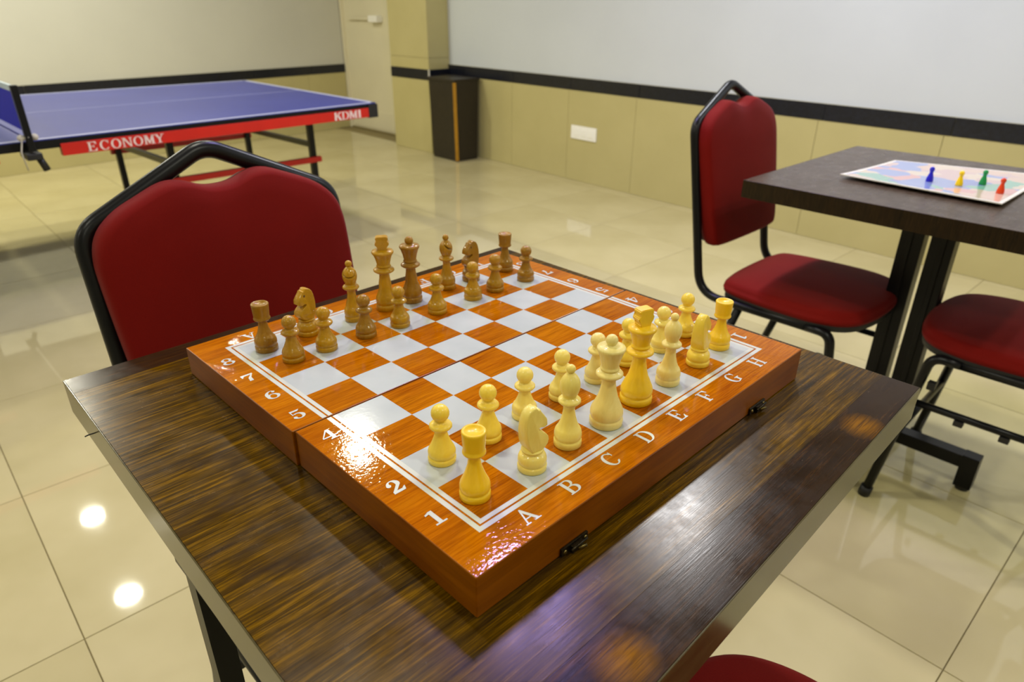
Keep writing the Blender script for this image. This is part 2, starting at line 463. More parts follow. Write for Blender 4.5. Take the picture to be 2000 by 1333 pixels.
# column between the door and the right wall
ca = math.radians(-2)
col_ = bpy.data.objects.new('column', None); C.objects.link(col_); col_['kind'] = 'structure'; col_.name = 'trim_1'
cx0, cx1, cy0, cy1 = 3.395, 3.76, 4.385, 4.905
obj('column_core', nbox(cx0 + .012, cx1, cy0 + .012, cy1 - .012, 0, CEIL), 'paint', col_)
for z0, z1, m, d in ((.001, .578, 'dado', 0), (.58, .658, 'border', -.003), (.66, .745, 'dado', 0), (.747, 1.34, 'dado', 0), (1.342, 1.94, 'dado', 0), (1.942, CEIL - .002, 'dado', 0)):
    obj('column_tile', nbox(cx0 + d, cx0 + .012, cy0 + .001, cy1, z0, z1, bev=.001), m, col_)
    obj('column_tile', nbox(cx0 + .012, cx1, cy0 + d, cy0 + .012, z0, z1, bev=.001), m, col_)
obj('corner_strip', nbox(cx0 - .005, cx0 + .004, cy0 - .005, cy0 + .004, .578, .66), 'sheet_edge', col_)
# wall stretch with the door
wd = struct('wall_back', nbox(3.70, 3.85, 4.9, 5.30, 0, CEIL), 'paint')
struct('wall_back_lintel', nbox(3.70, 3.85, 5.30, 6.08, 2.1, CEIL), 'paint', wd)
dr = bpy.data.objects.new('door_1', None); C.objects.link(dr); dr['kind'] = 'structure'
obj('door_leaf', nbox(3.685, 3.725, 5.285, 6.04, .012, 2.08, bev=.002), 'door', dr)
obj('kick_panel', nbox(3.679, 3.686, 5.30, 6.02, .03, .19, bev=.001), 'door', dr)
obj('door_threshold', nbox(3.665, 3.69, 5.28, 6.05, 0, .011), 'grout', dr)
obj('door_frame', nbox(3.66, 3.72, 6.04, 6.075, 0, 2.1, bev=.002), 'door', dr)
arm = obj('closer_arm', nbox(3.655, 3.668, 5.52, 5.93, 1.0, 1.022), 'door', dr)
obj('closer_body', nbox(3.62, 3.684, 5.40, 5.54, .985, 1.04, bev=.004), 'white_plastic', dr)
# left wall
a_ = (0.5654, 5.817); b_ = (3.6974, 6.078)
A_L = math.atan2(b_[1] - a_[1], b_[0] - a_[0])
dL = Vector((math.cos(A_L), math.sin(A_L))); oL = Vector(a_) - dL * 4.2
wall_local('wall_left', (oL.x, oL.y), A_L, 7.30, 'dado', dado=True, offs=.3, bz=(.525, .60), flip=-1)
# unseen sides of the room
struct('wall_near', nbox(X0, X1 + .2, Y0 - .1, Y0, 0, CEIL), 'paint')
struct('wall_far_side', nbox(X0 - .1, X0, Y0, Y1, 0, CEIL), 'paint')
ce = struct('ceiling', nbox(X0 - .1, X1 + .2, Y0 - .1, Y1, CEIL, CEIL + .1), 'ceil')
fx = None
for i, (x, y, col, p, dia) in enumerate(LAMPS):
    t_ = thing('ceiling_downlight', 'round recessed downlight in the white ceiling, some of the set added for wall light', 'ceiling light', (x, y, CEIL), group='recessed ceiling downlights')
    r = dia / 2
    obj('rim', lathe([(r + .002, 0), (r + .018, 0), (r + .016, -.006), (r + .002, -.008), (r + .002, 0)], 32), 'white_plastic', t_, smooth=True)
    obj('lens', lathe([(0, -.002), (r + .002, -.002), (r + .002, 0), (0, 0)], 32), 'lens', t_)

# socket plate on the right wall
def on_right_wall(y):  # x of the wall face at y
    return 3.59 + (y - 3.984) * D_.x / D_.y
sw = thing('switch_plate', 'white rectangular socket plate set in the beige tiles of the right wall', 'socket', (on_right_wall(2.84) - .0105, 2.84, 0), A_R + PI / 2)
# local x points away from room? build in local y along wall
obj('plate', nbox(-.008, 0, -.118, .118, .292, .382, bev=.003), 'white_plastic', sw)
for k in range(3):
    obj('rocker', nbox(-.0115, -.008, -.09 + k * .062, -.045 + k * .062, .315, .36, bev=.001), 'white_plastic', sw)

# waste bin
bn = thing('waste_bin', 'tall dark brown bin with a gold corner strip beside the tiled column', 'bin', (3.315, 3.97, 0), math.radians(-2))
bmb = bmesh.new()
lo_ = [(0.0, 0), (.215, 0), (.215, .315), (0, .315)]
hi_ = [(-.015, -.008), (.23, -.008), (.23, .325), (-.015, .325)]
vl = [bmb.verts.new((x, y, .002)) for x, y in lo_]; vh = [bmb.verts.new((x, y, .615)) for x, y in hi_]
bmb.faces.new(vl[::-1]); bmb.faces.new(vh)
for i in range(4): bmb.faces.new((vl[i], vl[(i + 1) % 4], vh[(i + 1) % 4], vh[i]))
bmesh.ops.bevel(bmb, geom=list(bmb.edges), offset=.006, segments=2, affect='EDGES')
obj('body', bmb, 'bin', bn)
obj('rim', quadslab([(-.022, -.014), (.238, -.014), (.238, .332), (-.022, .332)], .60, .622, .004), 'bin', bn)
gs = bmesh.new()
tube([(.002, -.002, .01), (-.013, -.010, .60)], .010, .013, bm=gs, up=Vector((1, 1, 0)), square=True)
for v in gs.verts: pass
obj('gold_strip', gs, 'gold', bn)

# ------------------------------------------------------------------ table tennis table
pp = thing('ping_pong_table', 'blue table tennis table with red apron and white edge lines', 'ping pong table', (0, 0, 0))
P1 = (1.742, 2.705); P2 = (1.752, 4.15); P0 = (0.262, 2.645); P3 = (0.262, 4.20)
def lerp2(a, b, t): return (a[0] + (b[0] - a[0]) * t, a[1] + (b[1] - a[1]) * t)
E0 = lerp2(P1, P0, 2.02); E3 = lerp2(P2, P3, 2.0)
zt = .70
obj('table_half', quadslab([P0, P1, P2, P3], zt - .018, zt, .002), 'pp_blue', pp)
N0 = lerp2(P0, P1, -.006); N3 = lerp2(P3, P2, -.006)
obj('table_half', quadslab([E0, N0, N3, E3], zt - .018, zt, .002), 'pp_blue', pp)
lw = .02
def line(a, b, w, name='edge_line'):
    d = Vector((b[0] - a[0], b[1] - a[1])).normalized(); n = Vector((-d.y, d.x))
    return obj(name, quadslab([a, b, (b[0] + n.x * w, b[1] + n.y * w), (a[0] + n.x * w, a[1] + n.y * w)], zt, zt + .0006), 'pp_line', pp)
line(P0, P1, .022); line(P1, P2, .022); line(P2, P3, .022); line(E0, N0, .022)
line(lerp2(P0, P3, .5), lerp2(P1, P2, .5), .004, 'centre_line')
def apron(a, b, z0, z1, mat, name, out=.004, dep=.02):
    d = Vector((b[0] - a[0], b[1] - a[1])).normalized(); n = Vector((-d.y, d.x))
    q = [(a[0] - n.x * out, a[1] - n.y * out), (b[0] - n.x * out, b[1] - n.y * out), (b[0] + n.x * dep, b[1] + n.y * dep), (a[0] + n.x * dep, a[1] + n.y * dep)]
    return obj(name, quadslab(q, z0, z1, .001), mat, pp)
apron(P0, P1, zt - .034, zt - .004, 'black_metal', 'side_frame', .003)
apron(E0, N0, zt - .034, zt - .004, 'black_metal', 'side_frame', .003)
apron(P1, P2, zt - .034, zt - .004, 'black_metal', 'side_frame', .003)
ra = lerp2(P0, P1, .055); rb = lerp2(P0, P1, .975)
red = apron(ra, rb, zt - .064, zt - .021, 'red_paint', 'red_apron', .008)
apron(lerp2(P0, P1, .965), lerp2(P0, P1, 1.002), zt - .068, zt - .006, 'black_plastic', 'corner_block', .010, .06)
apron(lerp2(E0, N0, .1), lerp2(E0, N0, .93), zt - .064, zt - .021, 'red_paint', 'red_apron', .008)
# legs
for x, y in ((.805, 2.92), (1.485, 2.92), (.83, 3.78), (1.54, 3.78)):
    lg = obj('leg', nbox(x - .014, x + .014, y - .014, y + .014, .06, zt - .02, bev=.002), 'black_metal', pp)
    cb = bmesh.new()
    lathe([(0, -.011), (.022, -.011), (.03, -.006), (.03, .006), (.022, .011), (0, .011)], 20, cb)
    for v in cb.verts: v.co = Vector((v.co.x + x, v.co.z + y, v.co.y + .0305))
    obj('caster', cb, 'black_plastic', lg, smooth=True)
    obj('fork', nbox(x - .012, x + .012, y - .018, y + .018, .035, .066, bev=.003), 'black_plastic', lg)
def bar(a, b, r, m, name): return obj(name, tube([a, b], r, r, square=True, up=Vector((0, 0, 1))), m, pp)
bar((.78, 2.90, .43), (1.515, 2.90, .43), .013, 'red_paint', 'cross_bar')
bar((.80, 3.80, .43), (1.57, 3.80, .43), .013, 'red_paint', 'cross_bar')
bar((1.485, 2.93, .50), (1.54, 3.77, .47), .012, 'black_metal', 'side_brace')
bar((.805, 2.93, .50), (.83, 3.77, .47), .012, 'black_metal', 'side_brace')
bar((-.70, 2.92, .43), (-.02, 2.92, .43), .013, 'red_paint', 'cross_bar')
for x, y in ((-.02, 2.92), (-.70, 2.92), (-.05, 3.78), (-.72, 3.78)):
    obj('leg', nbox(x - .014, x + .014, y - .014, y + .014, .003, zt - .02, bev=.002), 'black_metal', pp)
# net with posts: a thing clamped to the table
nt = thing('table_tennis_net', 'blue net with white top tape clamped across the ping pong table', 'net', (0.246, 0, 0))
for y, yb in ((2.60, 2.64), (4.24, 4.20)):
    ps = obj('post', nbox(-.011, .011, y - .011, y + .011, zt - .03, zt + .188, bev=.003), 'black_metal', nt)
    s_ = 1 if y < 3 else -1
    obj('clamp', nbox(-.024, .024, min(y - .02 * s_, yb + .05 * s_), max(y - .02 * s_, yb + .05 * s_), zt - .058, zt - .035, bev=.004), 'black_plastic', ps)
    obj('clamp_screw', tube([(.014, y + s_ * .01, zt - .05), (.03, y + s_ * .01, zt - .10)], .012), 'black_plastic', ps, smooth=True)
obj('mesh_panel', nbox(-.002, .002, 2.612, 4.23, zt + .035, zt + .168), 'net', nt)
obj('top_tape', nbox(-.006, .004, 2.605, 4.235, zt + .166, zt + .186, bev=.001), 'net_tape', nt)
cd = roundpath([(.0, 2.59, zt + .02), (-.02, 2.60, zt + .015), (-.035, 2.59, zt - .03), (-.03, 2.59, zt - .09)], [.01, .02])
obj('cord', tube(cd, .0025, n=6), 'cord', nt, smooth=True)
for s_ in (-1, 1):
    obj('knot', lathe([(0, -.012), (.009, -.008), (.013, 0), (.009, .008), (0, .012)], 12, origin=(s_ * .02, 2.61, zt + .016)), 'cord', nt, smooth=True)

# ------------------------------------------------------------------ glyphs (serif capitals and numerals)
def G_rect(x0, y0, x1, y1): return [(x0, y0), (x1, y0), (x1, y1), (x0, y1)]
def G_arc(cx, cy, ro, so, ri, si, a0, a1, n=22, icx=None):
    """band between outer ellipse (ro,so) and inner (ri,si); returns quads"""
    icx = cx if icx is None else icx
    q = []
    for k in range(n):
        a, b = [math.radians(a0 + (a1 - a0) * t / n) for t in (k, k + 1)]
        q.append([(cx + ro * math.cos(a), cy + so * math.sin(a)), (cx + ro * math.cos(b), cy + so * math.sin(b)),
                  (icx + ri * math.cos(b), cy + si * math.sin(b)), (icx + ri * math.cos(a), cy + si * math.sin(a))])
    return q
S_ = .07
GL = {
 'A': [[(.10, 0.05), (.19, 0.05), (.50, .93), (.47, 1.0), (.43, 1.0)], [(.43, 1.0), (.52, 1.0), (.90, .05), (.70, .05), (.40, .84)],
       G_rect(.24, .30, .70, .37), G_rect(0, 0, .32, S_), G_rect(.58, 0, 1.0, S_)],
 'B': [G_rect(.10, 0, .30, 1), G_rect(0, 0, .5, S_), G_rect(0, 1 - S_, .5, 1), G_rect(.28, .48, .52, .55)]
      + G_arc(.46, .755, .32, .245, .15, .18, -90, 90) + G_arc(.48, .27, .38, .27, .19, .20, -90, 90),
 'C': G_arc(.50, .5, .46, .52, .27, .45, 48, 322, 30, icx=.52) + [G_rect(.80, .66, .87, .98), [(.66, .86), (.87, .72), (.87, .80), (.78, .90)], [(.80, .14), (.88, .20), (.84, .24), (.78, .20)]],
 'D': [G_rect(.10, 0, .30, 1), G_rect(0, 0, .45, S_), G_rect(0, 1 - S_, .45, 1)] + G_arc(.40, .5, .54, .5, .33, .43, -90, 90, 28),
 'E': [G_rect(.10, 0, .30, 1), G_rect(0, 0, .80, S_), G_rect(0, 1 - S_, .80, 1), G_rect(.28, .48, .58, .55), G_rect(.54, .36, .60, .67),
       [(.60, S_), (.80, S_), (.86, .30), (.80, .30)], [(.60, 1 - S_), (.80, 1 - S_), (.84, .72), (.78, .72)], G_rect(.78, 0, .83, .1)],
 'F': [G_rect(.10, 0, .30, 1), G_rect(0, 0, .44, S_), G_rect(0, 1 - S_, .80, 1), G_rect(.28, .46, .58, .53), G_rect(.54, .34, .60, .65),
       [(.60, 1 - S_), (.80, 1 - S_), (.84, .70), (.78, .70)]],
 'G': G_arc(.50, .5, .46, .52, .27, .45, 48, 325, 30, icx=.52) + [G_rect(.80, .66, .87, .98), [(.66, .86), (.87, .72), (.87, .80), (.78, .90)], G_rect(.68, .04, .87, .42), G_rect(.56, .38, 1.0, .45)],
 'H': [G_rect(.10, 0, .30, 1), G_rect(.70, 0, .90, 1), G_rect(.28, .47, .72, .54)] + [G_rect(x, y, x + .40, y + S_) for x in (0, .6) for y in (0, 1 - S_)],
 'K': [G_rect(.10, 0, .34, 1), [(.34, .38), (.34, .56), (.72, 1), (.92, 1)], [(.40, .58), (.54, .72), (.98, 0), (.68, 0)]],
 'I': [G_rect(.25, 0, .52, 1)],
 'M': [G_rect(.08, 0, .24, 1), G_rect(.76, 0, .98, 1), [(.08, 1), (.34, 1), (.56, .30), (.48, .05)], [(.48, .05), (.58, .05), (.94, 1), (.78, 1)], G_rect(0, 0, .32, S_), G_rect(.68, 0, 1.06, S_), G_rect(0, 1 - S_, .2, 1), G_rect(.9, 1 - S_, 1.06, 1)],
 'N': [G_rect(.10, 0, .22, 1), G_rect(.78, 0, .90, 1), [(.10, 1), (.32, 1), (.90, .0), (.74, .0)], G_rect(0, 0, .32, S_), G_rect(.68, 1 - S_, 1, 1), G_rect(0, 1 - S_, .3, 1)],
 'O': G_arc(.5, .5, .48, .52, .28, .45, 0, 360, 40),
 'Y': [G_rect(.40, 0, .60, .5), [(.05, 1), (.30, 1), (.60, .5), (.42, .42)], [(.78, 1), (.90, 1), (.60, .46), (.52, .5)], G_rect(-.02, 1 - S_, .38, 1), G_rect(.64, 1 - S_, 1, 1), G_rect(.28, 0, .72, S_)],
 '1': [G_rect(.34, 0, .58, 1), G_rect(.14, 0, .80, S_ + .02), [(.12, .80), (.34, .84), (.58, 1), (.40, 1), (.12, .90)]],
 '2': G_arc(.45, .70, .36, .31, .14, .24, -28, 165, 22, icx=.42) + G_arc(.20, .70, .13, .12, 0.0, 0.0, 0, 360, 16)
      + [[(.56, .60), (.77, .55), (.38, .22), (.08, .08), (.08, .16)], [(.06, 0), (.74, 0), (.86, .30), (.76, .26), (.62, .17), (.10, .20)]],
 '3': G_arc(.42, .755, .33, .25, .12, .18, -80, 165, 20) + G_arc(.42, .27, .38, .28, .16, .21, -165, 80, 22) + G_arc(.18, .74, .11, .10, 0, 0, 0, 360, 14) + G_arc(.16, .24, .12, .11, 0, 0, 0, 360, 14),
 '4': [G_rect(.50, 0, .72, 1), G_rect(0, .24, .92, .33), [(0, .33), (.08, .33), (.64, 1), (.52, 1)], G_rect(.36, 0, .88, S_)],
 '5': [G_rect(.14, .50, .20, 1), [(.14, 1), (.14, .84), (.62, .84), (.78, 1)]] + G_arc(.42, .31, .40, .33, .18, .25, -160, 125, 26) + G_arc(.17, .22, .12, .11, 0, 0, 0, 360, 14),
 '6': G_arc(.46, .31, .41, .32, .20, .25, 0, 360, 32) + G_arc(.56, .52, .51, .50, .30, .43, 75, 200, 20, icx=.58) + G_arc(.68, .84, .11, .10, 0, 0, 0, 360, 14),
 '7': [[(.06, .62), (.14, .62), (.24, .80), (.86, .84), (.86, 1), (.08, 1)], [(.86, .92), (.72, .84), (.40, .45), (.30, 0), (.56, 0), (.60, .45)]],
 '8': G_arc(.45, .745, .34, .265, .16, .19, 0, 360, 30) + G_arc(.45, .27, .40, .28, .20, .20, 0, 360, 32)}
def glyph_bm(ch, cx, cy, z, h, wscale=.95, rot=0, plane='xy', bm=None, thick=.0):
    bm = bm or bmesh.new()
    co, si = math.cos(rot), math.sin(rot)
    for pi_, poly in enumerate(GL[ch]):
        vs = []
        pts = []
        for x, y in poly:
            u = (x - .47) * h * wscale; v = (y - .5) * h
            p = (u * co - v * si, u * si + v * co)
            if not pts or math.hypot(p[0] - pts[-1][0], p[1] - pts[-1][1]) > 1e-7: pts.append(p)
        if math.hypot(pts[0][0] - pts[-1][0], pts[0][1] - pts[-1][1]) < 1e-7: pts.pop()
        if len(pts) < 3: continue
        for p in pts: vs.append(bm.verts.new((cx + p[0], cy + p[1], z + pi_ * 2e-6)))
        try: bm.faces.new(vs)
        except ValueError: pass
    bm.normal_update()
    for f in bm.faces:
        if f.calc_area() > 0 and f.normal.z < 0: f.normal_flip()
    bm.normal_update()
    return bm

def plane_text(text, a, b, t0, t1, zlo, zhi, out, wsc, mat='sign_white', label=None):
    """lettering on the near apron face between fractions t0..t1"""
    d = Vector((b[0] - a[0], b[1] - a[1])); L = d.length; d.normalize(); n = Vector((d.y, -d.x))
    bm = bmesh.new(); h = zhi - zlo; step = (t1 - t0) * L / len(text)
    for i, ch in enumerate(text):
        g = glyph_bm(ch, 0, 0, 0, h, wsc * step / h)
        vm = {}
        for f in g.faces:
            vs = []
            for v in f.verts:
                if v not in vm:
                    s0 = t0 * L + (i + .5) * step + v.co.x
                    vm[v] = bm.verts.new((a[0] + d.x * s0 + n.x * out, a[1] + d.y * s0 + n.y * out, (zlo + zhi) / 2 + v.co.y))
                vs.append(vm[v])
            bm.faces.new(vs)
        g.free()
    me = bpy.data.meshes.new('lettering'); bm.to_mesh(me); bm.free()
    o = bpy.data.objects.new('lettering', me); C.objects.link(o); me.materials.append(M[mat]); o.parent = red
    return o
plane_text('ECONOMY', P0, P1, .11, .30, zt - .060, zt - .026, .0095, .93)
plane_text('KDMI', P0, P1, .83, .945, zt - .061, zt - .024, .0095, 1.05)

# ------------------------------------------------------------------ chess table
TT = .76; TH = .041
L_, F_, R2, N_ = (-.153, .526), (.524, .528), (.5235, -.147), (-.163, -.160)
ct = thing('square_table', 'dark walnut square table carrying the chess board, with worn edge strips', 'table', (0, 0, 0))
def P_(a, b, t): return (a[0] + (b[0] - a[0]) * t, a[1] + (b[1] - a[1]) * t)
fs = .068  # share of the table side taken by each strip
fl0, fl1 = P_(N_, L_, .0785), P_(R2, F_, .0585)
bk0, bk1 = P_(L_, N_, .058), P_(F_, R2, .058)
gp = .00005
def inset(q, d=.0012):
    cx = sum(p[0] for p in q) / 4; cy = sum(p[1] for p in q) / 4
    out = []
    for x, y in q: out.append((x - math.copysign(d, x - cx), y - math.copysign(d, y - cy)))
    return out
core = obj('core', quadslab(inset([N_, R2, F_, L_], .0015), TT - TH, TT - .0015), 'table2_edge', ct)
obj('veneer_panel', quadslab([(fl0[0] + .0014, fl0[1] + gp), (fl1[0] - .0014, fl1[1] + gp), (bk1[0] - .0014, bk1[1] - gp), (bk0[0] + .0014, bk0[1] - gp)], TT - .0015, TT, .00008, 1), 'table', ct)
obj('edge_strip', quadslab([(N_[0] + .0014, N_[1] + .0014), (R2[0] - .0014, R2[1] + .0014), (fl1[0] - .0014, fl1[1] - gp), (fl0[0] + .0014, fl0[1] - gp)], TT - .0015, TT + .00005, .00008, 1), 'table_strip', ct)
obj('edge_strip', quadslab([(bk0[0] + .0014, bk0[1] + gp), (bk1[0] - .0014, bk1[1] + gp), (F_[0] - .0014, F_[1] - .0014), (L_[0] + .0014, L_[1] - .0014)], TT - .0015, TT + .00005, .00008, 1), 'table_strip', ct)
def band(a, b, name='edge_band'):
    d = Vector((b[0] - a[0], b[1] - a[1])).normalized(); n = Vector((-d.y, d.x))
    q = [a, b, (b[0] + n.x * .0015, b[1] + n.y * .0015), (a[0] + n.x * .0015, a[1] + n.y * .0015)]
    return obj(name, quadslab(q, TT - TH, TT - .0004, .0004, 1), 'edge_band', ct)
for a, b in ((N_, R2), (R2, F_), (F_, L_), (L_, N_)): band(a, b)
def sq(parent, name, a, b, r, mat='black_metal', up=(0, 0, 1), ry=None):
    return obj(name, tube([a, b], r, ry or r, square=True, up=Vector(up)), mat, parent)
zr = TT - TH
sq(ct, 'top_rail', (-.140, .237, zr - .013), (-.140, -.12, zr - .013), .0125)
sq(ct, 'top_rail', (.40, .237, zr - .013), (.40, .10, zr - .013), .0125)
sq(ct, 'leg', (-.138, .222, zr - .026), (-.138, .222, .004), .0105, up=(0, 1, 0))
sq(ct, 'leg', (-.138, -.105, zr - .026), (-.138, -.105, .004), .0105, up=(0, 1, 0))
sq(ct, 'leg', (.40, .222, zr - .026), (.40, .222, .004), .0105, up=(0, 1, 0))
sq(ct, 'leg', (.40, .115, zr - .026), (.40, .115, .004), .0105, up=(0, 1, 0))
sq(ct, 'cross_rail', (-.127, .222, .08), (.389, .222, .08), .0105)
sq(ct, 'cross_rail', (-.138, .211, .08), (-.138, -.094, .08), .0105)

obj('splinter', tube([(-.154, .4200, .742), (-.160, .4215, .7415), (-.1635, .4215, .741)], .0007, n=5), 'black_plastic', ct)
# ------------------------------------------------------------------ chess board
S = .05; BT = .0376; MG = .0415; Zb = TT + BT
cb = thing('chess_board', 'folding chess board of orange lacquered wood with white squares and lettering', 'chess board', (0, 0, 0))
HINGE = 4 * S
def ztop(y): return Zb - (.0181 * (y - HINGE) if y > HINGE else 0)
XS = -.0022   # far half sits slightly to the left
def half(far):
    if not far: x0, x1, y0, y1 = -MG, 8 * S + MG, -MG, HINGE - .0004
    else: x0, x1, y0, y1 = -MG + XS, 8 * S + MG + XS, HINGE + .0008, 8 * S + MG
    bm = bmesh.new()
    box(bm, x0, x1, y0, y1, TT + .0006, Zb)
    for v in bm.verts:
        if v.co.z > TT + .01: v.co.z = ztop(v.co.y)
    bmesh.ops.bevel(bm, geom=list(bm.edges), offset=.0009, segments=3, affect='EDGES', profile=.5)
    o = obj('board_half', bm, 'board_side', cb)
    o.data.materials.append(M['board'])
    for p in o.data.polygons:
        if p.normal.z > .9 and p.area > .01: p.material_index = 1
        p.use_smooth = False
    return o
h1, h2 = half(False), half(True)
e_ = .00012
def flat(parent, name, x0, x1, y0, y1, mat, dz=e_):
    bm = bmesh.new()
    vs = [bm.verts.new((x, y, ztop(y) + dz)) for x, y in ((x0, y0), (x1, y0), (x1, y1), (x0, y1))]
    bm.faces.new(vs)
    vs2 = [bm.verts.new((x, y, ztop(y) - .0002)) for x, y in ((x0, y0), (x1, y0), (x1, y1), (x0, y1))]
    bm.faces.new(vs2[::-1])
    for i in range(4): bm.faces.new((vs2[i], vs2[(i + 1) % 4], vs[(i + 1) % 4], vs[i]))
    return obj(name, bm, mat, parent)
for i in range(8):
    for j in range(8):
        par = h2 if j >= 4 else h1; xs = XS if j >= 4 else 0
        y0 = j * S + (.0018 if j == 4 else 0); y1 = (j + 1) * S - (.0014 if j == 3 else 0)
        dark = (i + j) % 2 == 0
        flat(par, 'dark_square' if dark else 'white_square', i * S + xs, (i + 1) * S + xs, y0, y1, 'board_dark' if dark else 'board_white', e_ if not dark else e_ * .8)
# double border line
a1, b0, b1 = .0042, .0060, .0104
def ring(par, far, w0, w1):
    xs = XS if far else 0
    x0, x1 = -w1 + xs, 8 * S + w1 + xs
    if not far:
        flat(par, 'border_line', x0, x0 + (w1 - w0), -w1, HINGE - .0014, 'white_ink', e_ * .9)
        flat(par, 'border_line', x1 - (w1 - w0), x1, -w1, HINGE - .0014, 'white_ink', e_ * .9)
        flat(par, 'border_line', x0 + (w1 - w0), x1 - (w1 - w0), -w1, -w0, 'white_ink', e_ * .9)
    else:
        yt = 8 * S
        flat(par, 'border_line', x0, x0 + (w1 - w0), HINGE + .0018, yt + w1, 'white_ink', e_ * .9)
        flat(par, 'border_line', x1 - (w1 - w0), x1, HINGE + .0018, yt + w1, 'white_ink', e_ * .9)
        flat(par, 'border_line', x0 + (w1 - w0), x1 - (w1 - w0), yt + w0, yt + w1, 'white_ink', e_ * .9)
for far, par in ((False, h1), (True, h2)):
    ring(par, far, 0, a1); ring(par, far, b0, b1)
def mark(par, ch, x, y, rot, h=.0165):
    bm = glyph_bm(ch, x, y, 0, h, rot=rot)
    for v in bm.verts: v.co.z += ztop(v.co.y) + .00022
    me = bpy.data.meshes.new('printed_letter'); bm.to_mesh(me); bm.free()
    o = bpy.data.objects.new('printed_letter' if ch.isalpha() else 'printed_numeral', me); C.objects.link(o)
    me.materials.append(M['white_ink']); o.parent = par
for k, ch in enumerate('ABCDEFGH'):
    mark(h1, ch, (k + .53) * S, -.425 * S, 0)
    mark(h2, ch, (k + .47) * S + XS, 8 * S + .40 * S, PI)
for k in range(8):
    par, xs = (h2, XS) if k >= 4 else (h1, 0)
    mark(par, str(k + 1), -.455 * S + xs, (k + .49) * S, 0)
    mark(par, str(k + 1), 8 * S + .42 * S + xs, (k + .47) * S, PI)
def clasp(x):
    y = -MG
    c = obj('clasp', nbox(x - .0015, x + .0295, y - .0025, y - .0002, TT + .001, TT + .0085, bev=.0008), 'clasp', cb)
    obj('hook_plate', nbox(x + .008, x + .020, y - .0055, y - .0025, TT + .0008, TT + .0075, bev=.0006), 'clasp', c)
    obj('hook_bar', tube([(x + .006, y - .006, TT + .006), (x + .024, y - .006, TT + .0075)], .0011, n=8), 'clasp', c, smooth=True)
    obj('hook_knob', tube([(x + .014, y - .0055, TT + .0035), (x + .021, y - .0082, TT + .0035)], .0015, n=8), 'screw', c, smooth=True)
    for dx in (.0025, .0262):
        b = bmesh.new(); lathe([(0, .0011), (.0011, .0011), (.0018, .0006), (.0021, 0)], 12, b)
        for v in b.verts: v.co = Vector((x + dx + v.co.x, y - .0025 - v.co.z, TT + .0042 + v.co.y))
        obj('screw', b, 'screw', c, smooth=True)
clasp(.044); clasp(.333)

# ------------------------------------------------------------------ chess pieces
def ballp(r, zc, z0, n=9):
    """profile points of a ball from height z0 upwards"""
    a0 = math.asin(max(-1, min(1, (z0 - zc) / r)))
    return [(r * math.cos(a0 + (PI / 2 - a0) * k / n) if k < n else 0, zc + r * math.sin(a0 + (PI / 2 - a0) * k / n)) for k in range(n + 1)]
def base_prof(rb, k=1.0):
    return [(0, 0), (rb * .94, 0), (rb, .0008), (rb, .0042 * k), (rb * .97, .0052 * k), (rb * .90, .0056 * k), (rb * .93, .0062 * k), (rb * .985, .0078 * k), (rb * .98, .0102 * k), (rb * .93, .0124 * k), (rb * .86, .0140 * k)]
def pawn_prof(rb=.0118, h=.0512):
    s = h / .0512
    p = base_prof(rb)
    p += [(rb * .80, .0146 * s), (.0078, .0182 * s), (.0062, .0222 * s), (.0052, .0262 * s), (.0050, .0292 * s), (.0056, .0302 * s),
          (.0084, .0306 * s), (.0094, .0318 * s), (.0094, .0332 * s), (.0084, .0344 * s), (.0060, .0352 * s), (.0052, .0358 * s)]
    p += ballp(.0076, .0436 * s, .0372 * s)
    return p
def rook_prof(rb=.0123, h=.056):
    s = h / .056
    p = base_prof(rb, 1.15)
    p += [(rb * .74, .0178 * s), (.0072, .0222 * s), (.0056, .0272 * s), (.0048, .0322 * s), (.0047, .0352 * s), (.0052, .0366 * s), (.0082, .0370 * s), (.0090, .0380 * s),
          (.0090, .0392 * s), (.0083, .0402 * s), (.0084, .0415 * s), (.0092, .0535 * s), (.0094, .0552 * s), (.0088, .056 * s), (.0072, .0558 * s), (.0066, .0548 * s), (0, .0546 * s)]
    return p
def bishop_prof(rb=.0122, h=.076):
    s = h / .076
    p = base_prof(rb, 1.2)
    p += [(rb * .78, .0176 * s), (.0074, .0225 * s), (.0058, .0285 * s), (.0049, .0345 * s), (.0050, .0395 * s), (.0058, .0405 * s), (.0086, .0412 * s), (.0097, .0424 * s), (.0097, .0438 * s), (.0086, .0450 * s), (.0060, .0460 * s), (.0056, .0468 * s)]
    for k in range(15):
        t = k / 14
        z = .0475 + t * .0215; r = .0058 + .0028 * math.sin(PI * t / .9) if t < .45 else .0086 - .0060 * ((t - .45) / .55) ** 2.3
        p.append((r, z * s))
    p += [(.0026, .0693 * s)]
    p += ballp(.0041, .0722 * s, .0695 * s, 7)
    return p
def queen_prof(rb=.0152, h=.088):
    s = h / .088
    p = base_prof(rb, 1.35)
    p += [(rb * .76, .0225 * s), (rb * .60, .028 * s), (.0074, .0345 * s), (.0063, .0410 * s), (.0060, .0465 * s), (.0066, .0478 * s), (.0100, .0484 * s), (.0120, .0500 * s), (.0121, .0516 * s), (.0108, .0530 * s),
          (.0078, .0540 * s), (.0074, .0550 * s), (.0084, .0556 * s), (.0085, .0568 * s), (.0076, .0576 * s), (.0078, .0590 * s), (.0090, .0650 * s), (.0110, .0715 * s), (.0124, .0742 * s), (.0127, .0756 * s), (.0120, .0770 * s), (.0085, .0782 * s), (.0040, .0788 * s)]
    p += ballp(.0054, .0830 * s, .0792 * s, 8)
    return p
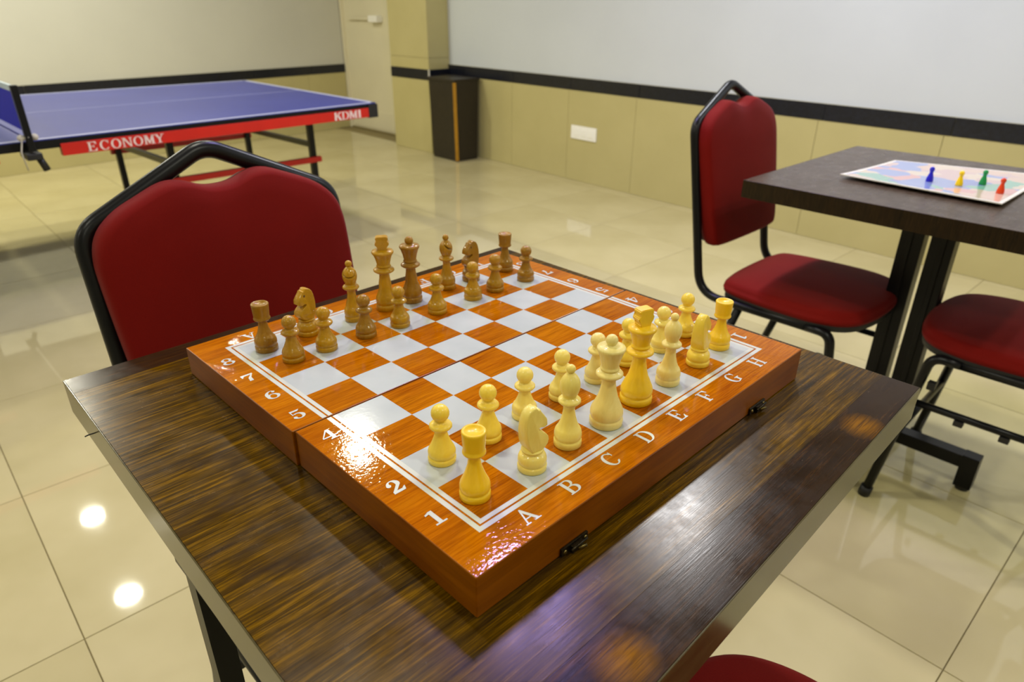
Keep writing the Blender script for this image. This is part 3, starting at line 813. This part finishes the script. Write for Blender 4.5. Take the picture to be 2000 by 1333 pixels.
def king_prof(rb=.0155, h=.095):
    s = h / .095
    p = base_prof(rb, 1.35)
    p += [(rb * .76, .0225 * s), (rb * .60, .028 * s), (.0076, .0350 * s), (.0064, .0420 * s), (.0061, .0475 * s), (.0068, .0490 * s), (.0105, .0496 * s), (.0126, .0512 * s), (.0127, .0528 * s), (.0112, .0542 * s),
          (.0080, .0552 * s), (.0076, .0562 * s), (.0087, .0568 * s), (.0088, .0580 * s), (.0078, .0588 * s), (.0080, .0602 * s), (.0094, .0665 * s), (.0112, .0715 * s), (.0130, .0738 * s), (.0134, .0752 * s), (.0126, .0768 * s), (.0086, .0780 * s), (.0066, .0788 * s), (0, .0788 * s)]
    return p
def king_cross(h=.095):
    s = h / .095; z0 = .0778 * s; z1 = h
    H = z1 - z0
    out = [(-.0056, 0), (.0056, 0), (.0058, .16), (.0050, .22), (.0054, .30), (.0080, .36), (.0086, .56), (.0066, .62), (.0056, .68), (.0062, .74), (.0076, .80), (.0074, .95), (.0056, 1.0),
           (-.0056, 1.0), (-.0074, .95), (-.0076, .80), (-.0062, .74), (-.0056, .68), (-.0066, .62), (-.0086, .56), (-.0080, .36), (-.0054, .30), (-.0050, .22), (-.0058, .16)]
    bm = bmesh.new()
    f = [bm.verts.new((x, -.0054, z0 + z * H)) for x, z in out]; b = [bm.verts.new((x, .0054, z0 + z * H)) for x, z in out]
    bm.faces.new(f); bm.faces.new(b[::-1]); n = len(out)
    for i in range(n): bm.faces.new((f[i], b[i], b[(i + 1) % n], f[(i + 1) % n]))
    bmesh.ops.bevel(bm, geom=list(bm.edges), offset=.0007, segments=2, affect='EDGES')
    return bm
def knight_base():
    rb = .0122
    p = base_prof(rb, 1.05)
    p += [(rb * .74, .0156), (.0080, .0166), (.0078, .0176), (.0092, .0182), (.0094, .0192), (.0086, .0200), (0, .0201)]
    return p
def knight_head(h=.056):
    """profile in local x (muzzle towards +x) and z; thickness varies"""
    s = (h - .018) / .038
    out = [(-.0054, .000), (-.0078, .10), (-.0094, .22), (-.0102, .36), (-.0106, .50), (-.0104, .64), (-.0097, .76), (-.0084, .87), (-.0062, .95), (-.0030, .99), (.0000, 1.0),
           (.0012, .955), (.0024, .925), (.0038, .93), (.0048, .875), (.0078, .77), (.0104, .665), (.0106, .535), (.0080, .515), (.0042, .545), (.0012, .53), (.0018, .47),
           (.0050, .43), (.0086, .355), (.0112, .27), (.0116, .19), (.0104, .10), (.0072, .03), (.0044, 0)]
    out = [(x, z * .038) for x, z in out]
    bm = bmesh.new()
    def hw(x, z):
        return .0076 - .0030 * (z / .038)
    lay = []
    n = len(out)
    cx = 0; cz = .018
    for side in (-1, 1):
        ring0 = [bm.verts.new((x, side * hw(x, z) * .84, z * s)) for x, z in out]
        ring1 = [bm.verts.new((x * .955, side * hw(x, z) * .97, (z * .97 + .03 * cz) * s)) for x, z in out]
        ring2 = [bm.verts.new((x * .86, side * hw(x, z) * 1.0, (z * .92 + .08 * cz) * s)) for x, z in out]
        lay.append((ring0, ring1, ring2))
    for L3, rev in ((lay[0], False), (lay[1], True)):
        for a, b in zip(L3, L3[1:]):
            for i in range(n):
                q = (a[i], a[(i + 1) % n], b[(i + 1) % n], b[i])
                bm.faces.new(q if not rev else q[::-1])
        bm.faces.new(L3[2] if not rev else L3[2][::-1])
    a, b = lay[0][0], lay[1][0]
    for i in range(n): bm.faces.new((a[i], b[i], b[(i + 1) % n], a[(i + 1) % n]))
    bmesh.ops.translate(bm, verts=bm.verts, vec=(0, 0, .0196))
    return bm
LC = dict(pale=srgb(246, 232, 150), cream=srgb(246, 230, 124), yellow=srgb(248, 222, 76), deep=srgb(250, 210, 16))
DC = dict(mid=srgb(186, 140, 18), gold=srgb(200, 154, 14), brown=srgb(166, 122, 20), dark=srgb(104, 76, 30))
def make_piece(kind, side, x, y, h, col, label, rot=0, rb=None, slit=None):
    light = side == 'light'
    mat = 'piece_light' if light else 'piece_dark'
    z = ztop(y) + .00014
    name = ('pale' if light else 'brown') + '_' + kind
    grp = None
    def fin(o, c=col):
        o.color = c; return o
    if kind in ('pawn', 'rook', 'bishop', 'queen'):
        args = {}
        if rb: args['rb'] = rb
        pr = {'pawn': pawn_prof, 'rook': rook_prof, 'bishop': bishop_prof, 'queen': queen_prof}[kind](h=h, **args)
        if kind == 'bishop' and slit is not None:   # densify before cutting the mitre slit
            q = [pr[0]]
            for a, b in zip(pr, pr[1:]):
                m = max(1, int(math.hypot(b[0] - a[0], b[1] - a[1]) / .0005)) if b[1] > .045 * h / .076 else 1
                for k in range(1, m + 1): q.append((a[0] + (b[0] - a[0]) * k / m, a[1] + (b[1] - a[1]) * k / m))
            bm = lathe(q, 72)
            nrm = Vector((math.cos(slit) * .62, math.sin(slit) * .62, .78)).normalized()
            dirv = Vector((math.cos(slit), math.sin(slit), 0))
            p0 = Vector((0, 0, h * .84))
            for v in bm.verts:
                if v.co.z > h * .66 and v.co.z < h * .91 and v.co.dot(dirv) > .001:
                    d = abs((v.co - p0).dot(nrm))
                    if d < .0006:
                        k = .45
                        v.co.x *= k; v.co.y *= k
        else:
            bm = lathe(pr, 40)
        o = obj(name, bm, mat, smooth=True)
        o.location = (x, y, z); o.rotation_euler.z = rot
        tag(o, label, 'chess piece'); fin(o)
        if kind == 'pawn': o['group'] = ('pale' if light else 'brown') + ' pawns on the chess board'
        return o
    t = thing(name, label, 'chess piece', (x, y, z), rot)
    if kind == 'king':
        fin(obj('body', lathe(king_prof(rb or .0155, h), 44), mat, t, smooth=True))
        fin(obj('cross_finial', king_cross(h), mat, t, auto=40))
    else:
        b = fin(obj('base', lathe(knight_base(), 40), mat, t, smooth=True))
        hd = fin(obj('horse_head', knight_head(h), mat, t, auto=52))
        if not light:
            for s_ in (-1, 1):
                eb = lathe([(0, .0006), (.0010, .0005), (.0016, 0), (.0010, -.0004)], 10)
                for v in eb.verts: v.co = Vector((.0026 + v.co.x, s_ * (.0050 + v.co.z), .0196 + .029 + v.co.y))
                fin(obj('eye', eb, mat, t, smooth=True), DC['dark'])
    return t
R45 = math.radians
# brown side, from the left corner of the board along its far edge
make_piece('rook', 'dark', .0188, .3731, .0554, DC['brown'], 'brown wooden rook standing in the left corner of the chess board')
make_piece('pawn', 'dark', .0277, .3288, .0518, DC['mid'], 'leftmost brown pawn, standing just in front of the left corner rook')
make_piece('knight', 'dark', .0726, .3780, .0550, DC['gold'], 'brown knight facing left, between the corner rook and the slit-topped bishop before the red chair', rot=PI + .12)
make_piece('pawn', 'dark', .0664, .3268, .0506, DC['gold'], 'brown pawn on a white square directly in front of the left brown knight')
make_piece('bishop', 'dark', .1319, .3746, .0753, DC['gold'], 'golden brown bishop on a white square at the right edge of the red chair back', rb=.0108, slit=R45(-125))
make_piece('pawn', 'dark', .1168, .3253, .0509, DC['brown'], 'brown pawn with a dark purplish head, in front of the bishop by the red chair')
make_piece('king', 'dark', .1805, .3754, .0942, DC['gold'], 'brown king with a block cross, tallest piece of the far row', rot=R45(-35), rb=.0130)
make_piece('pawn', 'dark', .1614, .3210, .0497, DC['gold'], 'brown pawn on a white square overlapping the foot of the brown king')
make_piece('queen', 'dark', .2187, .3730, .0857, DC['brown'], 'dark brown queen with a ball top beside the brown king', rb=.0128)
make_piece('pawn', 'dark', .2179, .3210, .0507, DC['gold'], 'golden brown pawn standing in front of the brown queen on an orange square')
make_piece('bishop', 'dark', .2795, .3763, .0745, DC['mid'], 'two-toned brown bishop with dark right side, between the brown queen and the right brown knight', rb=.0112, slit=R45(-60))
make_piece('knight', 'dark', .3227, .3773, .0549, DC['brown'], 'brown knight near the far corner, partly hidden behind a pawn', rot=PI + .0)
make_piece('pawn', 'dark', .2793, .3239, .0499, DC['gold'], 'brown pawn on a white square hiding the lower half of the far knight')
make_piece('pawn', 'dark', .3194, .3248, .0500, DC['mid'], 'brown pawn on an orange square just left of the far corner rook')
make_piece('rook', 'dark', .3835, .3726, .0547, DC['brown'], 'brown rook standing in the far corner of the chess board', rb=.0120)
make_piece('pawn', 'dark', .3758, .3232, .0490, DC['brown'], 'rightmost brown pawn, on the white square beside the printed 8 and 7')
# pale side, from the near corner along the lettered edge
make_piece('pawn', 'light', .0258, .0761, .0539, LC['yellow'], 'leftmost pale pawn, on the white square behind the near corner rook')
make_piece('rook', 'light', .0147, .0225, .0604, LC['deep'], 'yellow wooden rook in the near corner of the chess board above the letter A')
make_piece('pawn', 'light', .0753, .0731, .0538, LC['yellow'], 'pale pawn directly behind the near corner rook, on an orange square')
make_piece('knight', 'light', .0720, .0168, .0576, LC['cream'], 'pale knight facing right, on the white square above the letter B', rot=R45(-8))
make_piece('pawn', 'light', .1233, .0763, .0506, LC['cream'], 'pale pawn on a white square behind the knight nearest the camera')
make_piece('bishop', 'light', .1186, .0193, .0773, LC['cream'], 'pale bishop standing above the letter C, between knight and queen')
make_piece('pawn', 'light', .1727, .0757, .0512, LC['cream'], 'pale pawn directly behind the bishop that stands above the letter C')
make_piece('queen', 'light', .1686, .0170, .0885, LC['pale'], 'pale queen with a ball top, above the letter D')
make_piece('pawn', 'light', .2237, .0740, .0524, LC['pale'], 'pale pawn half hidden behind the left side of the pale queen')
make_piece('pawn', 'light', .2752, .0750, .0514, LC['yellow'], 'pale pawn mostly hidden behind the left side of the yellow king')
make_piece('king', 'light', .2203, .0219, .0966, LC['deep'], 'bright yellow wooden king, tallest of the near row', rot=R45(-18))
make_piece('pawn', 'light', .3278, .0677, .0514, LC['cream'], 'pale pawn behind the right-hand pale bishop, just right of the yellow king')
make_piece('bishop', 'light', .2718, .0205, .0757, LC['pale'], 'pale bishop between the yellow king and the right-hand pale knight')
make_piece('pawn', 'light', .3804, .0714, .0507, LC['yellow'], 'rightmost pale pawn, nearest the right border of the board')
make_piece('knight', 'light', .3281, .0209, .0559, LC['yellow'], 'yellow knight seen from behind, beside the right corner rook above the letter G', rot=R45(8))
make_piece('rook', 'light', .3795, .0265, .0556, LC['deep'], 'deep yellow rook with a cracked top in the right corner of the board')

# ------------------------------------------------------------------ banquet chairs
def make_chair(label, loc, rz):
    t = thing('banquet_chair', label, 'chair', loc, rz, 'red banquet chairs with black frames')
    X = .186; r = .0112
    # back loop: from under the seat front, along the rail, up the back and over the peak
    def lean(z): return -(z - .44) * .19
    def P3(x, z): return (x, lean(z), z)
    pts = [(-X, .31, .425), (-X, -.005, .425), P3(-X, .864), P3(0, .953), P3(X, .864), (X, -.005, .425), (X, .31, .425)]
    path = roundpath(pts, [.075, .045, .05, .045, .075], 9)
    obj('back_frame', tube(path, r, .0125, up=Vector((0, 0, 1)), n=12), 'black_metal', t, smooth=True)
    for s_ in (-1, 1):
        fp = roundpath([(s_ * X, .30, .425), (s_ * X, .36, .425), (s_ * X, .415, .006)], [.06], 7)
        fl_ = obj('leg', tube(fp, r, .0145, up=Vector((0, 0, 1))), 'black_metal', t, smooth=True)
        obj('foot_cap', tube([(s_ * X, .4125, .028), (s_ * X, .4162, .001)], .015), 'black_plastic', fl_, smooth=True)
        rp = [(s_ * (X - .004), .115, .415), (s_ * (X - .004), -.01, .006)]
        rl = obj('leg', tube(rp, r, .0145, up=Vector((0, 1, 0))), 'black_metal', t, smooth=True)
        obj('foot_cap', tube([(s_ * (X - .004), -.003, .028), (s_ * (X - .004), -.0115, .001)], .015), 'black_plastic', rl, smooth=True)
        sb = obj('side_stretcher', tube([(s_ * (X - .002), .376, .30), (s_ * (X - .002), .082, .30)], .0085, up=Vector((0, 0, 1))), 'black_metal', t, smooth=True)
        for yy in (.27, .18):
            obj('stacking_bumper', nbox(s_ * X - .008, s_ * X + .008, yy - .010, yy + .010, .279, .293, bev=.002), 'black_plastic', sb)
        obj('stacking_bumper', nbox(s_ * X - .008, s_ * X + .008, .335, .352, .345, .365, bev=.002), 'black_plastic', sb)
    obj('front_stretcher', tube([(-X, .388, .20), (X, .388, .20)], .0085), 'black_metal', t, smooth=True)
    # seat
    w2, wf = .183, .200
    sp = [(-w2 * .86, .035), (w2 * .86, .035), (w2 * 1.02, .085), (wf, .22), (wf, .325), (wf * .80, .40), (wf * .3, .425), (-wf * .3, .425), (-wf * .80, .40), (-wf, .325), (-wf, .22), (-w2 * 1.02, .085)]
    so = smooth_outline(sp, 3)
    seat = pillow(so, .042, .012, edge=.021)
    bmesh.ops.translate(seat, verts=seat.verts, vec=(0, 0, .4365))
    obj('seat', seat, 'fabric', t, smooth=True)
    pan = pillow([(x * .97, .23 + (y - .23) * .97) for x, y in so], .016, 0, edge=.004)
    bmesh.ops.translate(pan, verts=pan.verts, vec=(0, 0, .4255))
    obj('seat_pan', pan, 'black_plastic', t, smooth=False)
    # back pad (outline in x,z)
    hp = [(0, .902), (.022, .904), (.050, .916), (.076, .917), (.108, .904), (.146, .888), (.174, .864), (.185, .832), (.185, .79), (.182, .70), (.176, .60), (.170, .566), (.155, .553), (0, .551)]
    outl = hp + [(-x, z) for x, z in hp[-2:0:-1]]
    ol = smooth_outline(outl, 2)
    th = .046
    pad = pillow([(x, z) for x, z in ol], th, .008, edge=.016)
    for v in pad.verts:
        x, zz, d = v.co
        v.co = Vector((x, lean(zz) + .000 + d - .004, zz))
    obj('back_pad', pad, 'fabric', t, smooth=True)
    bk = pillow([(x * .97, .74 + (z - .74) * .97) for x, z in ol], .008, 0, edge=.003)
    for v in bk.verts:
        x, zz, d = v.co
        v.co = Vector((x, lean(zz) - .010 + d, zz))
    obj('back_panel', bk, 'black_plastic', t)
    return t
make_chair('red padded chair with black frame behind the chess table, its back facing the board', (.128, .640, 0), PI)
make_chair('red padded chair seen side-on between the far wall and the second table, whole back visible', (1.523, .585, 0), PI)
make_chair('red chair cut off by the right picture edge, only seat and leg visible', (1.575, -.345, 0), 0)
make_chair('red chair at the bottom edge of the picture, only a corner of its seat showing', (.143, -.47, 0), 0)

# ------------------------------------------------------------------ second table
t2 = thing('square_table', 'second dark table on the right holding the colourful game sheet', 'table', (0, 0, 0))
q2 = [(1.290, -.195), (1.965, -.20), (1.965, .480), (1.300, .492)]
obj('tabletop', quadslab(inset(q2, .0012), TT - .042, TT, .001, 1), 'table2', t2)
def band2(a, b):
    d = Vector((b[0] - a[0], b[1] - a[1])).normalized(); n = Vector((-d.y, d.x))
    q = [a, b, (b[0] + n.x * .0012, b[1] + n.y * .0012), (a[0] + n.x * .0012, a[1] + n.y * .0012)]
    return obj('edge_band', quadslab(q, TT - .042, TT - .0004, .0003, 1), 'table2_edge', t2)
for i in range(4): band2(q2[i], q2[(i + 1) % 4])
cx, cy = 1.60, .135
zr = TT - .042
obj('mounting_plate', nbox(cx - .12, cx + .12, cy - .12, cy + .12, zr - .006, zr), 'black_metal', t2)
obj('column_cap', nbox(cx - .022, cx + .022, cy - .058, cy + .058, zr - .07, zr - .006, bev=.002), 'black_metal', t2)
for s_ in (-1, 1):
    obj('column_tube', nbox(cx - .022, cx + .022, cy + s_ * .034 - .0265, cy + s_ * .034 + .0265, .0765, zr - .071, bev=.002), 'black_metal', t2)
    obj('column_rib', nbox(cx - .0265, cx - .0225, cy + s_ * .037 - .006, cy + s_ * .037 + .006, .085, zr - .071, bev=.001), 'black_metal', t2)
FA = R45(0)
for k, (dx, dy) in enumerate(((0, -1), (-1, 0), (0, 1), (1, 0))):
    L0 = .022 if dy else .024
    ln = .235 if k != 1 else .20
    a = Vector((cx + dx * (.0 if k in (0, 2) else .021), cy + dy * (.0 if k in (0, 2) else 0), .085)); b = Vector((cx + dx * ln, cy + dy * ln, .085))
    if k == 2: a = Vector((cx, cy, .085))
    if k == 0: a = Vector((cx, cy - .0, .085))
    ar = obj('foot_arm', tube([a, b], .0175, .0185, square=True, up=Vector((0, 0, 1))), 'black_metal', t2)
    obj('foot_post', nbox(b.x - .02, b.x + .02, b.y - .02, b.y + .02, .012, .1045, bev=.002), 'black_metal', ar)
    obj('glide', tube([(b.x, b.y, .0), (b.x, b.y, .013)], .016), 'black_plastic', ar)

# game sheet and its four pawns
sh = thing('game_sheet', 'glossy folded game sheet with pastel patches lying on the second table', 'game board', (0, 0, 0))
A_, B_, D2, C2 = (1.488, .338), (1.803, .317), (1.885, -.015), (1.454, -.011)
bm = bmesh.new(); NX = 14
def shp(u, v):
    x = (A_[0] * (1 - u) + B_[0] * u) * (1 - v) + (C2[0] * (1 - u) + D2[0] * u) * v
    y = (A_[1] * (1 - u) + B_[1] * u) * (1 - v) + (C2[1] * (1 - u) + D2[1] * u) * v
    lift = .0015 + .007 * (1 - u) ** 2
    return x, y, TT + lift
def grid(bm, f0, inset_=0.0, dz=0.0):
    vs = [[None] * (NX + 1) for _ in range(NX + 1)]
    for i in range(NX + 1):
        for j in range(NX + 1):
            u = inset_ + (1 - 2 * inset_) * i / NX; v = inset_ + (1 - 2 * inset_) * j / NX
            x, y, z = f0(u, v); vs[i][j] = bm.verts.new((x, y, z + dz))
    return vs
top = grid(bm, shp, 0, .0022); bot = grid(bm, shp)
for i in range(NX):
    for j in range(NX):
        bm.faces.new((top[i][j], top[i][j + 1], top[i + 1][j + 1], top[i + 1][j]))
        bm.faces.new((bot[i][j], bot[i + 1][j], bot[i + 1][j + 1], bot[i][j + 1]))
for i in range(NX):
    for (a, b) in (((i, 0), (i + 1, 0)), ((i + 1, NX), (i, NX)), ((0, i + 1), (0, i)), ((NX, i), (NX, i + 1))):
        bm.faces.new((top[a[0]][a[1]], top[b[0]][b[1]], bot[b[0]][b[1]], bot[a[0]][a[1]]))
obj('card', bm, 'sheet_edge', sh)
bm = bmesh.new(); tp = grid(bm, shp, .025, .0024)
for i in range(NX):
    for j in range(NX): bm.faces.new((tp[i][j], tp[i][j + 1], tp[i + 1][j + 1], tp[i + 1][j]))
obj('print', bm, 'sheet', sh)
def sheet_z(x):
    u = (x - 1.47) / .36; return TT + .0015 + .007 * (1 - u) ** 2 + .0026
gpr = [(0, 0), (.0072, 0), (.0080, .001), (.0080, .003), (.0074, .007), (.0058, .013), (.0040, .018), (.0036, .0205), (.0046, .022)] + ballp(.0056, .0262, .0215, 7)
for (x, y, c_) in ((1.577, .165, 'blue'), (1.582, .104, 'yellow'), (1.640, .070, 'green'), (1.565, .018, 'red')):
    o = obj('game_pawn', lathe(gpr, 20), 'pawn_' + c_, smooth=True)
    o.location = (x, y, sheet_z(x)); o.scale = (1.0, 1.0, 1.08)
    tag(o, 'small %s plastic game pawn standing on the pastel game sheet' % c_, 'game piece', 'coloured pawns on the game sheet')
